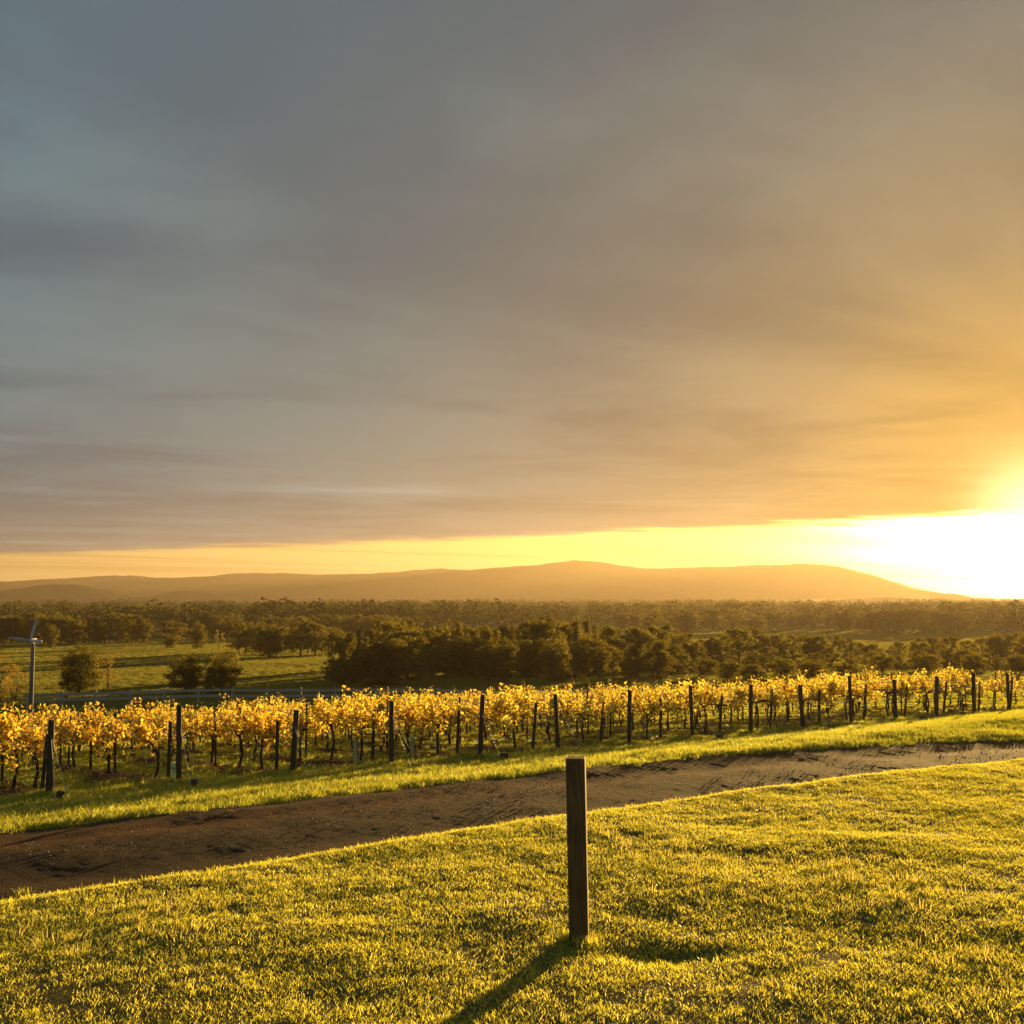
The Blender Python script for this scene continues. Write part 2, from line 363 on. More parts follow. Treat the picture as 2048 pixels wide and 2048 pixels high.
# ------------------------------------------------------------------ scattered growth: a tuft mesh instanced over a surface
def scatter(o, surface, smin, smax, seed, tilt=.12, attr='grow'):
    g = bpy.data.node_groups.new(o.name, 'GeometryNodeTree')
    g.interface.new_socket('Geometry', in_out='INPUT', socket_type='NodeSocketGeometry')
    g.interface.new_socket('Geometry', in_out='OUTPUT', socket_type='NodeSocketGeometry')
    N = g.nodes.new; L = g.links.new
    gi, go = N('NodeGroupInput'), N('NodeGroupOutput')
    oi = N('GeometryNodeObjectInfo'); oi.inputs[0].default_value = surface; oi.transform_space = 'RELATIVE'
    na_ = N('GeometryNodeInputNamedAttribute'); na_.data_type = 'FLOAT'; na_.inputs[0].default_value = attr
    dp = N('GeometryNodeDistributePointsOnFaces'); dp.distribute_method = 'RANDOM'
    L(oi.outputs['Geometry'], dp.inputs['Mesh']); L(na_.outputs[0], dp.inputs['Density']); dp.inputs['Seed'].default_value = seed
    rr = N('FunctionNodeRandomValue'); rr.data_type = 'FLOAT_VECTOR'; rr.inputs[0].default_value = (-tilt, -tilt, 0); rr.inputs[1].default_value = (tilt, tilt, 6.283)
    rs = N('FunctionNodeRandomValue'); rs.data_type = 'FLOAT'; rs.inputs[2].default_value = smin; rs.inputs[3].default_value = smax; rs.inputs['Seed'].default_value = 5
    ip = N('GeometryNodeInstanceOnPoints'); L(dp.outputs['Points'], ip.inputs['Points']); L(gi.outputs[0], ip.inputs['Instance'])
    L(rr.outputs[0], ip.inputs['Rotation']); L(rs.outputs[1], ip.inputs['Scale']); L(ip.outputs[0], go.inputs[0])
    md = o.modifiers.new('scatter', 'NODES'); md.node_group = g
def tuft(name, n, rad, h0, h1, w, lean, m, seed):
    q = np.random.default_rng(seed); v, f = [], []
    for k in range(n):
        a, rr = q.uniform(0, 6.283), rad * math.sqrt(q.random()); bx, by = rr * math.cos(a), rr * math.sin(a)
        h = q.uniform(h0, h1); th = q.uniform(0, 6.283); ln = q.uniform(.1, lean) * h
        ca, sa = math.cos(th), math.sin(th); ww = w * q.uniform(.7, 1.3)
        p0 = np.array((bx, by, -.01)); p1 = p0 + np.array((ca * ln * .35, sa * ln * .35, h * .6)); p2 = p0 + np.array((ca * ln, sa * ln, h))
        ph = q.uniform(0, 6.283); sd = np.array((math.cos(ph), math.sin(ph), 0)) * ww * .5
        b = len(v); v += [p0 - sd, p0 + sd, p1 + sd * .85, p1 - sd * .85, p2]; f += [(b, b+1, b+2, b+3), (b+3, b+2, b+4)]
    me = mesh_np(name, v, f, m); return me
px0_, py0_ = .345, 5.42
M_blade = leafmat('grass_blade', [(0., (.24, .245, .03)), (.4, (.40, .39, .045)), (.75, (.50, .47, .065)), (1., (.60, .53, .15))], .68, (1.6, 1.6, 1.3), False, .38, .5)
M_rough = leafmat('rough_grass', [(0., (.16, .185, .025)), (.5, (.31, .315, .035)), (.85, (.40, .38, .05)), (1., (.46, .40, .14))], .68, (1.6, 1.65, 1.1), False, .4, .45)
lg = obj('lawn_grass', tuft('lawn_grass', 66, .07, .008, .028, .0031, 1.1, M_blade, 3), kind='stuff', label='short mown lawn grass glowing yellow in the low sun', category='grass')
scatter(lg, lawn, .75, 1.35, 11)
q = np.random.default_rng(8); v, f = [], []
for k in range(260):                                             # longer grass the mower leaves round the post
    a = q.uniform(0, 6.283); rr = .06 + abs(q.normal(0, .035)); h = q.uniform(.03, .085); th = q.uniform(0, 6.283); ln = q.uniform(.2, .9) * h; x, y = px0_ + rr * math.cos(a), py0_ + rr * math.sin(a); z = gz(x, y) - .01
    w = np.array((math.cos(a + 1), math.sin(a + 1), 0)) * .002; p = np.array((x, y, z)); d = np.array((math.cos(th) * ln, math.sin(th) * ln, h)); b = len(v)
    v += [p - w, p + w, p + d * np.array((.35, .35, .6)) + w, p + d * np.array((.35, .35, .6)) - w, p + d]; f += [(b, b+1, b+2, b+3), (b+3, b+2, b+4)]
obj('post_foot_grass', mesh_np('post_foot_grass', v, f, M_blade), kind='stuff', label='longer unmown grass round the foot of the lone post', category='grass')
M_straw = leafmat('lawn_weeds', [(0., (.14, .17, .03)), (.5, (.3, .3, .05)), (1., (.5, .4, .16))], .6, (1.4, 1.4, 1.0))
at = lme.attributes.new('weeds', 'FLOAT', 'POINT'); at.data.foreach_set('value', (ld.ravel()[used] * 26 * np.clip(vnoise(LX * .9 + 30, LY * .9) * 3, 0, 1.5).ravel()[used] * (LS.ravel()[used] < -.5)).astype(np.float32))
lw = obj('lawn_weeds', tuft('lawn_weeds', 16, .05, .03, .075, .005, 1.3, M_straw, 9), kind='stuff', label='scattered taller weeds and straw standing in the lawn', category='weeds')
scatter(lw, lawn, .7, 1.2, 17, attr='weeds')
vg = obj('rough_grass', tuft('rough_grass', 60, .16, .05, .17, .009, 1.1, M_rough, 4), kind='stuff', label='rough green grass on the headland and between the vine rows', category='grass')
scatter(vg, ground, .6, 1.3, 12)
padd = (GY > 84) & (GY < 430) & (np.abs(GX) < .56 * GY + 6)
pd = np.where(padd, np.where((GY < 300) & (GX < .12 * GY), 2.4, 1.1), 0.) * np.clip(.75 + vnoise(GX * .05, GY * .09) * 1.4, .15, 1.5)
at = gme.attributes.new('graze', 'FLOAT', 'POINT'); at.data.foreach_set('value', pd.ravel().astype(np.float32))
pgr = obj('pasture_grass', tuft('pasture_grass', 70, .5, .08, .26, .03, 1.1, leafmat('pasture_blade', [(0., (.09, .11, .02)), (.6, (.17, .18, .03)), (1., (.26, .22, .06))], .6, (1.5, 1.4, 1.)), 6), kind='stuff', label='sunlit green pasture grass in the paddock behind the fence', category='grass')
scatter(pgr, ground, .7, 1.3, 14, attr='graze')
rw = obj('road_weeds', tuft('road_weeds', 40, .12, .03, .12, .007, 1.3, M_rough, 21), kind='stuff', label='ragged tufts of grass along the edges of the dirt road', category='weeds')
scatter(rw, road, .6, 1.3, 23, attr='weeds')
# pebbles and clods on the road
def pebble():
    q = np.random.default_rng(2); v, f = [], []
    for k in range(5):
        c = np.array((q.uniform(-.16, .16), q.uniform(-.16, .16), .004)); s = q.uniform(.005, .019); b = len(v)
        for dx_, dy_, dz_ in ((1,0,0),(.3,.9,0),(-.8,.5,0),(-.7,-.7,0),(.4,-.9,0),(0.1,0,.8),(0,0,-.6)):
            v.append(c + s * np.array((dx_ * q.uniform(.7, 1.2), dy_ * q.uniform(.7, 1.2), dz_)))
        for i in range(5): f += [(b+i, b+(i+1)%5, b+5), (b+(i+1)%5, b+i, b+6)]
    m, nt = mat('pebble_stone'); g = nt.nodes.new('ShaderNodeNewGeometry')
    out(nt, principled(nt, ramp(nt, V(nt, g.outputs['Random Per Island']), [(0., (.08, .055, .04)), (.6, (.19, .135, .08)), (1., (.33, .27, .19))]), .7, .3))
    return mesh_np('gravel', v, f, m)
gv = obj('gravel', pebble(), kind='stuff', label='loose pebbles and clods lying on the dirt road', category='gravel')
scatter(gv, road, .5, 1.5, 13, .3)

# ------------------------------------------------------------------ woods and metals
def wood(name, c0, c1, scale=14., rough=.85):
    m, nt = mat(name); tcn = nt.nodes.new('ShaderNodeTexCoord'); x, y, z = sep(nt, tcn.outputs['Object'])
    g = noise(nt, comb(nt, x * scale, y * scale, z * scale * .06), 3., 6, .65); b = noise(nt, tcn.outputs['Object'], 5., 3)
    out(nt, principled(nt, ramp(nt, g * .7 + b * .3, [(.3, c0), (.7, c1)]), rough, .25, g, .5, .004)); return m
def plain(name, col, rough=.6, spec=.4, metal=0.):
    m, nt = mat(name); tcn = nt.nodes.new('ShaderNodeTexCoord')
    n = noise(nt, tcn.outputs['Object'], 6., 4)
    c = ramp(nt, n, [(.3, tuple(q * .8 for q in col)), (.7, tuple(min(1, q * 1.12) for q in col))])
    out(nt, principled(nt, c, rough, spec)); return m
M_post = wood('stained_post_timber', (.075, .042, .012), (.27, .165, .058), 30.)
M_vpost = wood('treated_pine_post', (.05, .038, .024), (.115, .085, .05), 20.)
M_vine = wood('vine_bark', (.03, .022, .016), (.09, .065, .045), 30.)
M_rail = wood('weathered_rail', (.30, .28, .25), (.48, .45, .40), 12.)
M_bark = wood('tree_bark', (.05, .04, .03), (.16, .13, .10), 3.)
M_steel = plain('galvanised_wire', (.5, .5, .48), .4, .6)
M_drip = plain('black_drip_hose', (.02, .02, .02), .5, .4)
M_white = plain('white_painted_steel', (.62, .61, .58), .45, .5)
M_pole = plain('grey_concrete_pole', (.2, .18, .165), .8, .2)

# ---- the single post in the lawn
px0, py0 = .345, 5.42
post = obj('bollard_post', MB().box((-.049, -.049, -.25), (.049, .049, .925), .0045).me('bollard_post', M_post), loc=(px0, py0, gz(px0, py0)),
           label='square dark timber post standing alone in the lawn', category='post')
post.rotation_euler = (R(-.5), R(-.9), R(-8))

# ------------------------------------------------------------------ the vineyard
M_leaf = leafmat('vine_leaf', [(0., (.54, .28, .035)), (.12, (.70, .48, .06)), (.36, (.82, .64, .09)), (.62, (.84, .70, .14)), (.76, (.66, .64, .14)), (.84, (.42, .46, .10)), (.90, (.36, .17, .05)), (1., (.14, .07, .03))], .62, (1.1, 1.12, .95), True)
def vine_meshes(seed, droop=None):
    q = np.random.default_rng(seed); L = 1.8
    wv = MB(); bend = q.uniform(-.12, .12); b2 = q.uniform(-.1, .1)
    tp = [(0, 0, -.15), (bend * .5, b2 * .4, .2), (bend, b2, .45), (bend * .6, b2 * .7, .7), (0, 0, .9)]
    wv.tube(tp, [.055, .045, .036, .036, .045], 7)
    trunk = wv.me('trunk', M_vine, True)
    cv = MB()
    for sgn in (-1, 1):
        cv.tube([(0, 0, .86), (sgn * .25, q.uniform(-.04, .04), .97), (sgn * .55, q.uniform(-.04, .04), .95), (sgn * .9, q.uniform(-.03, .03), .96)], [.035, .026, .02, .012], 6)
    P, D = [], []
    droopy = q.random() ** 1.3 if droop is None else droop; nsh = int(q.integers(14, 26)); gap = q.uniform(-.9, .9); gw = q.uniform(0, .5)
    for k in range(nsh):
        x0 = q.uniform(-.92, .92); down = q.random() < .24 + .42 * droopy
        if abs(x0 - gap) < gw: x0 = -.92 if q.random() < .5 else .92
        n = 11; pts = []
        p = np.array((x0, q.normal(0, .05), .95)); vv = np.array((q.normal(0, .16), q.normal(0, .28), 1.))
        ln = q.uniform(.45, .95) if not down else q.uniform(.7, 1.35)
        if q.random() < .12: ln *= 1.3
        for i in range(n):
            pts.append(p.copy()); p = p + vv / np.linalg.norm(vv) * ln / n
            vv[2] -= (.34 if down else .07) * q.uniform(.6, 1.3); vv[0] += q.normal(0, .1); vv[1] += q.normal(0, .11)
        cv.tube(pts[::2] + [pts[-1]], .006, 3, False)
        for i in range(n):
            if i == 0: continue
            for r in range(5 if i < n - 3 else 2):
                P.append(pts[i] + q.normal(0, .06, 3)); 
    cane = cv.me('cane', M_vine, True)
    v, f = [], []
    for p in P:
        s = q.uniform(.05, .108); a = q.uniform(0, 6.283); el = q.normal(-.75, .5)
        ax = np.array((math.cos(a) * math.cos(el), math.sin(a) * math.cos(el), math.sin(el)))
        sd = np.cross(ax, (0, 0, 1.)) + q.normal(0, .25, 3); sd /= np.linalg.norm(sd); nn = np.cross(sd, ax)
        fold = q.uniform(.05, .5); curl = q.uniform(-.3, .3); b = len(v)
        for u, w in ((0, 0), (-.52, .12), (-.60, .5), (-.3, .62), (0, 1.), (.3, .62), (.60, .5), (.52, .12)):
            v.append(p + s * (sd * u + ax * w + nn * (fold * abs(u) + curl * w * w)))
        f += [(b, b+1, b+2, b+3), (b, b+3, b+4), (b, b+4, b+5), (b, b+5, b+6, b+7)]
    return trunk, cane, mesh_np('leaves', v, f, M_leaf)
VM = [vine_meshes(100 + i) for i in range(11)]; VD = [vine_meshes(140 + i, .85 + .05 * i) for i in range(7)]
ordn = ['first', 'second', 'third', 'fourth', 'fifth', 'sixth', 'seventh', 'eighth', 'ninth', 'tenth', 'eleventh', 'twelfth', 'thirteenth', 'fourteenth', 'fifteenth', 'sixteenth', 'seventeenth', 'eighteenth']
rdir = math.atan2(RD[1], RD[0])
def epost_mesh(h, rad, q):
    return MB().tube([(0, 0, -.4), (.004, 0, h * .4), (0, .004, h - .012), (0, 0, h)], [rad * 1.06, rad, rad * .95, rad * .8], 12).me('post', M_vpost)
EP = [epost_mesh(h, .070, None) for h in (1.80, 1.88, 1.74)]
LP = [epost_mesh(h, .05, None) for h in (1.48, 1.6)]
TP = [epost_mesh(h, .035, None) for h in (1.75, 1.82)]
M_guard, ntg = mat('pale_green_tree_guard')
pg = ntg.nodes.new('ShaderNodeBsdfPrincipled'); pg.inputs['Base Color'].default_value = (.74, .80, .66, 1); pg.inputs['Roughness'].default_value = .5
tg = ntg.nodes.new('ShaderNodeBsdfTranslucent'); tg.inputs[0].default_value = (.75, .85, .55, 1)
xg = ntg.nodes.new('ShaderNodeMixShader'); xg.inputs[0].default_value = .65; ntg.links.new(pg.outputs[0], xg.inputs[1]); ntg.links.new(tg.outputs[0], xg.inputs[2]); out(ntg, xg.outputs[0])

vine_n = 0
for k in range(0, 18):
    E = END0 + STEP * k
    roww = 'leftmost' if k == 0 else ordn[k]
    rowname = f'{ordn[k]} row from the left'
    length = {0: 9.5, 1: 24}.get(k, 29) if k < 15 else 14
    hz = gz(*E)
    tr = thing('vine_trellis', f'dark timber trellis posts and wires carrying the {rowname}', 'trellis', (E[0], E[1], hz), rdir, 'trellises at the ends of the vine rows')
    # local x runs along the row
    q = random.Random(50 + k)
    loc = lambda s, z=0.: (s, 0, gz(*(E + RD * s)) - hz + z)
    e = obj('end_post', EP[k % 3], tr); e.rotation_euler = (R(q.uniform(-2.2, 2.2)), R(q.uniform(-2.5, 2.5)), 0); e.scale = (q.uniform(.9, 1.15),) * 2 + (q.uniform(.96, 1.05),)
    st = obj('strut_post', LP[k % 2], tr, loc(min(1.5, .72 + .11 * k) + q.uniform(-.05, .05))); st.rotation_euler = (R(q.uniform(-2, 2)), R(-5 + q.uniform(-3, 3)), 0)
    s = 5.4
    while s < length:
        p_ = obj('line_post', TP[int(s) % 2], tr, loc(s)); p_.rotation_euler = (R(q.uniform(-2, 2)), R(q.uniform(-2, 2)), 0); s += 5.4
    for hgt in (.95, 1.3, 1.62):
        w = MB().tube([loc(s_, hgt) for s_ in np.arange(0, length + 1, 2.7)], .0042, 4); obj('wire', w.me('wire', M_steel), tr)
    w = MB().tube([loc(s_, .46 + .03 * math.sin(s_ * 2.1)) for s_ in np.arange(.1, length + 1, .9)], .009, 5); obj('drip_line', w.me('drip_line', M_drip), tr)
    for dy_ in (-.12, .14):
        o_ = E - RD * 1.35; w = MB().tube([(0, 0, 1.45), (-1.35, dy_, gz(*o_) - hz)], .004, 4); obj('stay_wire', w.me('stay_wire', M_steel), tr)
    if k in (0, 1, 4, 7, 9, 11, 12):
        o_ = E - RD * (1.0 if k < 2 else 1.2); rad = .085 if k < 4 else .12
        a = MB().tube([(0, 0, -.2), (.01, 0, .12), (.02, .0, .25), (.02, 0, .262)], [rad, rad, rad * .96, rad * .85], 11)
        an = obj('anchor_stump', a.me('anchor_stump', M_vpost), loc=(o_[0], o_[1], gz(*o_)), label=f'short dark anchor stump before the end post of the {rowname}', category='stump', group='anchor stumps at the row ends')
        an.rotation_euler = (R(q.uniform(-6, 6)), R(q.uniform(-6, 6)), q.uniform(0, 6))
    s, n = (1.75 if k < 4 else 2.2), 0
    while s < length:
        pos = E + RD * s + np.array((q.uniform(-.05, .05), q.uniform(-.05, .05)))
        far_in = n > 3
        lab = f'golden autumn grapevine, {ordn[n]} behind the end post in the {rowname}'
        skip = q.random() < .06 and n > 0
        if not skip:
            vt = thing('grapevine', lab, 'grapevine', (pos[0], pos[1], gz(*pos) + .04), rdir + (math.pi if q.random() < .5 else 0), f'vines of the {rowname}' if far_in else 'grapevines along the headland')
            sc_ = q.uniform(.98, 1.30); vt.scale = (1, 1, sc_)
            tm, cm, lm = q.choice(VD) if q.random() < (.75 if k < 4 else .12) else q.choice(VM)
            obj('trunk', tm, vt); obj('cane', cm, vt); lo = obj('leaves', lm, vt, kind='stuff')
            warm = max(0., min(1., 1 - k / 7.)) * .8 + q.uniform(-.25, .3)
            g_ = q.uniform(.86, 1.05); lo.color = (g_, g_ * (1. - .13 * warm), g_ * (1. - .25 * warm), 1)
            vine_n += 1
        s += 1.95 + q.uniform(-.15, .15); n += 1

def from_px(px, Y): return (px - 1024) / 2054 * Y * math.cos(PITCH)
for px, Y, hh, tl, lab in ((357, 25.2, .62, 1, 'pale green tree guard beside the end post of the second vine row'), (717, 29.2, .80, 4, 'tall whitish tree guard in the middle of the left vines'),
                           (828, 33., .68, 3, 'pale tree guard behind the fourth row, upright of two close together'), (880, 33.4, .66, 8, 'pale leaning tree guard, tilted one of two close together')):
    x = from_px(px, Y); z = gz(x, Y)
    mb = MB(); n = 12
    for r0 in (.055, .051): mb.tube([(0, 0, -.03 if r0 > .052 else -.02), (0, 0, hh * .5), (0, 0, hh)], [r0, r0 * .97, r0], n, False)
    tgd = thing('tree_guard', lab, 'tree guard', (x, Y, z), 0, 'tree guards around young vines'); tgd.rotation_euler = (0, R(-tl), 0)
    obj('tube', mb.me('tube', M_guard), tgd)
    obj('stake', MB().box((.058, -.012, -.2), (.08, .012, hh + .12), .002).me('stake', M_vpost), tgd)

# leaf litter under the rows
LPx, LPf = [], []
q = np.random.default_rng(31)
for i in range(9000):
    k = q.integers(0, 16); s = abs(q.normal(0, 9)); off = q.normal(0, .45)
    p = END0 + STEP * k + RD * (s - .8) + TD * off
    LPx.append(p)
LPx = np.array(LPx); LZz = ground_z(LPx[:, 0], LPx[:, 1]) + q.uniform(.012, .06, len(LPx))
v, f = [], []
for (x, y), z in zip(LPx, LZz):
    s = q.uniform(.05, .1); a = q.uniform(0, 6.28); b = len(v); ca, sa = math.cos(a) * s, math.sin(a) * s; t1, t2 = q.normal(0, .35, 2) * s
    v += [(x - ca, y - sa, z - t1), (x + sa * .7, y - ca * .7, z + t2), (x + ca, y + sa, z + t1), (x - sa * .7, y + ca * .7, z + t2)]; f.append((b, b+1, b+2, b+3))
M_litter = leafmat('fallen_leaf', [(0., (.16, .07, .03)), (.5, (.34, .17, .06)), (1., (.5, .3, .1))], .3)
obj('leaf_litter', mesh_np('leaf_litter', v, f, M_litter), kind='stuff', label='brown fallen leaves lying under the vine rows', category='leaf litter')

# ------------------------------------------------------------------ trees
M_gum = leafmat('gum_foliage', [(0., (.020, .024, .008)), (.5, (.044, .047, .014)), (.85, (.085, .08, .026)), (1., (.13, .11, .04))], .52, (3.3, 2.8, 1.1), True, .7, .05)
M_gold = leafmat('golden_foliage', [(0., (.14, .11, .02)), (.5, (.26, .2, .03)), (1., (.36, .22, .04))], .5, (1.3, 1.2, .8), True)
def tree_meshes(seed, form, leaf=M_gum, nclump=66, per=120):
    """one tree 10 m high: trunk with limbs, crown of leaf sprays gathered in clumps"""
    q = np.random.default_rng(seed); mb = MB(); H = 10.
    cl = []
    tx, ty = q.normal(0, .25, 2)
    if form == 'gum':
        mb.tube([(0, 0, -.6), (tx * .4, ty * .4, 1.5), (tx, ty, 3.4), (tx * 1.4, ty * 1.2, 6.)], [.34, .27, .2, .1], 7)
        for k in range(nclump):
            a = q.uniform(0, 6.283); u = q.random(); h = 1.7 + 7.7 * u ** .85
            rr = (1.3 + 2.4 * math.sin(math.pi * min(1, max(0, (h - .8) / 9.4))) ** .8) * q.uniform(.3, 1.05)
            cl.append((rr * math.cos(a) + tx, rr * math.sin(a) + ty, h, q.uniform(.55, 1.15)))
    elif form == 'round':
        mb.tube([(0, 0, -.6), (tx * .3, ty * .3, 1.2), (tx, ty, 3.), (tx, ty, 6.)], [.4, .33, .24, .1], 7)
        for k in range(nclump):
            a = q.uniform(0, 6.283); cz = q.uniform(-1, 1); R_ = q.uniform(.4, 1.03)
            rr = math.sqrt(1 - cz * cz); cl.append((4.0 * R_ * rr * math.cos(a), 4.0 * R_ * rr * math.sin(a), 4.8 + 4.8 * R_ * cz, q.uniform(.8, 1.35)))
    else:
        mb.tube([(0, 0, -.6), (0, 0, 3), (tx * .3, ty * .3, 9.2)], [.26, .2, .04], 7)
        for k in range(nclump):
            h = .9 + 8.8 * q.random() ** 1.1; a = q.uniform(0, 6.283); rr = 2.0 * (1 - (h / 10.6)) ** .7 * q.uniform(.3, 1.05)
            cl.append((rr * math.cos(a), rr * math.sin(a), h, q.uniform(.5, .95)))
    for c in cl[::3]:
        h0 = max(1.0, min(6., c[2] * .55)); mid = (c[0] * .5, c[1] * .5, (h0 + c[2]) * .5 - .1)
        mb.tube([(tx * .6 * h0 / 4, ty * .6 * h0 / 4, h0), mid, c[:3]], [.11, .07, .03], 5, False)
    trunk = mb.me('trunk', M_bark, True)
    v, f = [], []
    for (x, y, z, s) in cl:
        for k in range(int(per * s)):
            d = q.normal(0, 1, 3); d /= np.linalg.norm(d); rad = s * q.random() ** .45
            p = np.array((x, y, z)) + d * rad * np.array((1, 1, .72)) + q.normal(0, .08, 3)
            ax = d * .6 + q.normal(0, .6, 3) + np.array((0, 0, -.15)); ax /= np.linalg.norm(ax)
            sd = np.cross(ax, q.normal(0, 1, 3)); sd /= np.linalg.norm(sd); l, w = q.uniform(.2, .46), q.uniform(.09, .22)
            b = len(v); v += [p - ax * l * .5, p + sd * w * .5, p + ax * l * .5, p - sd * w * .5]; f.append((b, b+1, b+2, b+3))
    return trunk, mesh_np('crown', v, np.array(f), leaf)
TM = {'gum': [tree_meshes(200 + i, 'gum') for i in range(4)], 'round': [tree_meshes(220 + i, 'round', nclump=96, per=110) for i in range(3)],
      'spire': [tree_meshes(240 + i, 'spire', nclump=46, per=80) for i in range(2)],
      'gold': [tree_meshes(260 + i, 'gum', M_gold, 30, 60) for i in range(2)]}
def tanp(py): return math.tan(math.atan((py - 1024) / 2054) - PITCH)
tq = random.Random(9)
def tree(px, top, d, form, label, group=None, wide=1., name='gum_tree', sink=0.):
    """px/top: azimuth and crown top as read from the photograph at distance d; becomes a real height"""
    x = from_px(px, d); z = gz(x, d); h = max(2.2, EYE - tanp(top) * d - z)
    t = thing(name, label, 'tree', (x, d, z - sink), tq.uniform(0, 6.28), group)
    s = h / 10.; t.scale = (s * wide, s * wide, s)
    tm, cm = tq.choice(TM[form]); obj('trunk', tm, t); o = obj('crown', cm, t); g = tq.uniform(.8, 1.2); o.color = (g, g * tq.uniform(.95, 1.05), g, 1)
    return t
def prof(px, pts): return float(np.interp(px, [p[0] for p in pts], [p[1] for p in pts]))
pA = [(680, 1262), (720, 1246), (790, 1230), (850, 1250), (900, 1236), (960, 1246), (1010, 1250), (1060, 1240), (1095, 1226), (1130, 1238), (1175, 1228), (1200, 1244), (1240, 1252), (1290, 1256), (1325, 1240), (1370, 1262), (1420, 1290)]
LA, GA = 'dark gum tree in the dense belt behind the vines', 'trees of the dense belt behind the vines'
for i, px in enumerate(np.arange(684, 1415, 17)):
    tree(px + tq.uniform(-8, 8), prof(px, pA) + tq.uniform(-2, 14), tq.uniform(128, 158), tq.choice(['gum', 'gum', 'round', 'spire']), LA, GA, tq.uniform(.75, 1.05))
for i, px in enumerate(np.arange(676, 1400, 24)):
    tree(px + tq.uniform(-10, 10), prof(px, pA) + tq.uniform(26, 60), tq.uniform(104, 124), tq.choice(['gum', 'round', 'round']), 'dark rounded tree along the front of the dense belt', 'front trees of the dense belt', tq.uniform(.9, 1.3))
pB = [(1400, 1275), (1440, 1262), (1475, 1258), (1505, 1240), (1530, 1262), (1570, 1268), (1610, 1264), (1680, 1264), (1730, 1284), (1780, 1292), (1820, 1272), (1880, 1268), (1930, 1280), (1975, 1264), (2048, 1262), (2120, 1260)]
for px in np.arange(1402, 2120, 20):
    tree(px + tq.uniform(-8, 8), prof(px, pB) + tq.uniform(-3, 10), tq.uniform(150, 190), tq.choice(['gum', 'gum', 'round']), 'hazy gum tree in the belt below the rising sun', 'trees of the hazy belt', tq.uniform(.85, 1.2))
for px, top, d, w in ((1455, 1322, 100, 1.3), (1500, 1330, 96, 1.2), (1560, 1316, 104, 1.3), (1620, 1324, 100, 1.4), (1690, 1338, 98, 1.2), (1760, 1330, 110, 1.2), (1850, 1326, 112, 1.3), (1940, 1322, 115, 1.2), (2030, 1318, 118, 1.3), (1410, 1318, 108, 1.1)):
    tree(px, top, d, 'round', 'low rounded tree just behind the vines below the sun', 'low trees behind the right vines', w * 1.3)
pC = [(470, 1246), (500, 1238), (545, 1240), (580, 1250), (620, 1240), (660, 1252), (700, 1262)]
for px in (480, 494, 512, 524, 540, 556, 572, 590, 603, 618, 632, 646, 660, 674, 690, 704):
    tree(px, prof(px, pC) + tq.uniform(-2, 10), tq.uniform(190, 225), tq.choice(['gum', 'gum', 'round']), 'gum tree in the open group ending the dense belt', 'open group of gum trees', tq.uniform(.8, 1.05))
for px in np.arange(-40, 300, 11):
    tree(px, 1230 + tq.uniform(-6, 6), tq.uniform(285, 300), tq.choice(['spire', 'gum', 'round']), 'tree in the straight windbreak beyond the paddock', 'windbreak trees beyond the paddock', tq.uniform(.8, 1.2))
# the trees one can pick out
tree(165, 1289, 100, 'round', 'dark bushy tree standing alone by the rail fence, nearest the wind machine', wide=1.0, name='bushy_tree')
tree(222, 1298, 112, 'gold', 'small golden tree just right of the lone dark bushy tree', wide=.7, name='golden_tree')
tree(376, 1306, 98, 'round', 'dark bushy tree by the fence, left one of the touching pair', wide=1.1, name='bushy_tree')
tree(446, 1302, 97, 'round', 'dark bushy tree by the fence, right one of the touching pair', wide=1.1, name='bushy_tree')
tree(388, 1298, 104, 'gold', 'golden sapling rising behind the left tree of the dark pair', wide=.6, name='golden_tree')
tree(468, 1292, 102, 'gold', 'golden sapling rising behind the right tree of the dark pair', wide=.7, name='golden_tree')
tree(8, 1312, 88, 'gold', 'sparse orange autumn tree at the left edge beside the wind machine', wide=1.1, name='autumn_tree')
tree(38, 1330, 84, 'gold', 'thin bare-stemmed autumn tree between the left edge and the wind machine', wide=.7, name='autumn_tree')
tree(352, 1240, 262, 'gum', 'spreading tree at the paddock corner beyond the dark pair, lower and wider one', wide=1.6, name='paddock_tree')
tree(397, 1242, 245, 'round', 'tall rounded tree at the paddock corner beyond the dark pair', wide=.8, name='paddock_tree')
tree(105, 1246, 255, 'round', 'rounded tree with a sunlit rim before the windbreak', wide=.8, name='paddock_tree')
tree(345, 1268, 250, 'round', 'small dark shrub at the foot of the spreading paddock tree', wide=1.3, name='paddock_shrub')
tree(440, 1258, 235, 'gold', 'small golden tree between the paddock trees and the open gum group', wide=.7, name='golden_tree')
for px in np.arange(410, 860, 19):
    tree(px, 1229 + tq.uniform(-4, 5), tq.uniform(330, 400), tq.choice(['gum', 'round']), 'tree in the dark wood beyond the open gum group', 'trees of the wood beyond the paddock', tq.uniform(1., 1.4))
for px, top in ((250, 1210), (270, 1206), (285, 1208), (225, 1214), (318, 1213), (340, 1215)):
    tree(px, top, 480, 'round', 'large dark tree on the plain behind the windbreak', 'clump of large trees above the windbreak', 1.3)
for px, top in ((1210, 1202), (1240, 1207), (1262, 1206), (1283, 1203), (1300, 1207), (1335, 1205), (1362, 1209), (1395, 1206), (1425, 1207), (1466, 1198), (1490, 1202), (1508, 1203), (1545, 1209), (1610, 1206), (1655, 1205), (1700, 1208), (1790, 1204), (1812, 1208), (1836, 1202), (1905, 1205), (1945, 1203), (1990, 1202), (2030, 1201)):
    tree(px, top, 640 + tq.uniform(-40, 60), tq.choice(['gum', 'round']), 'tree on the hazy rise below the mountains', 'trees on the hazy rise', tq.uniform(1., 1.5))

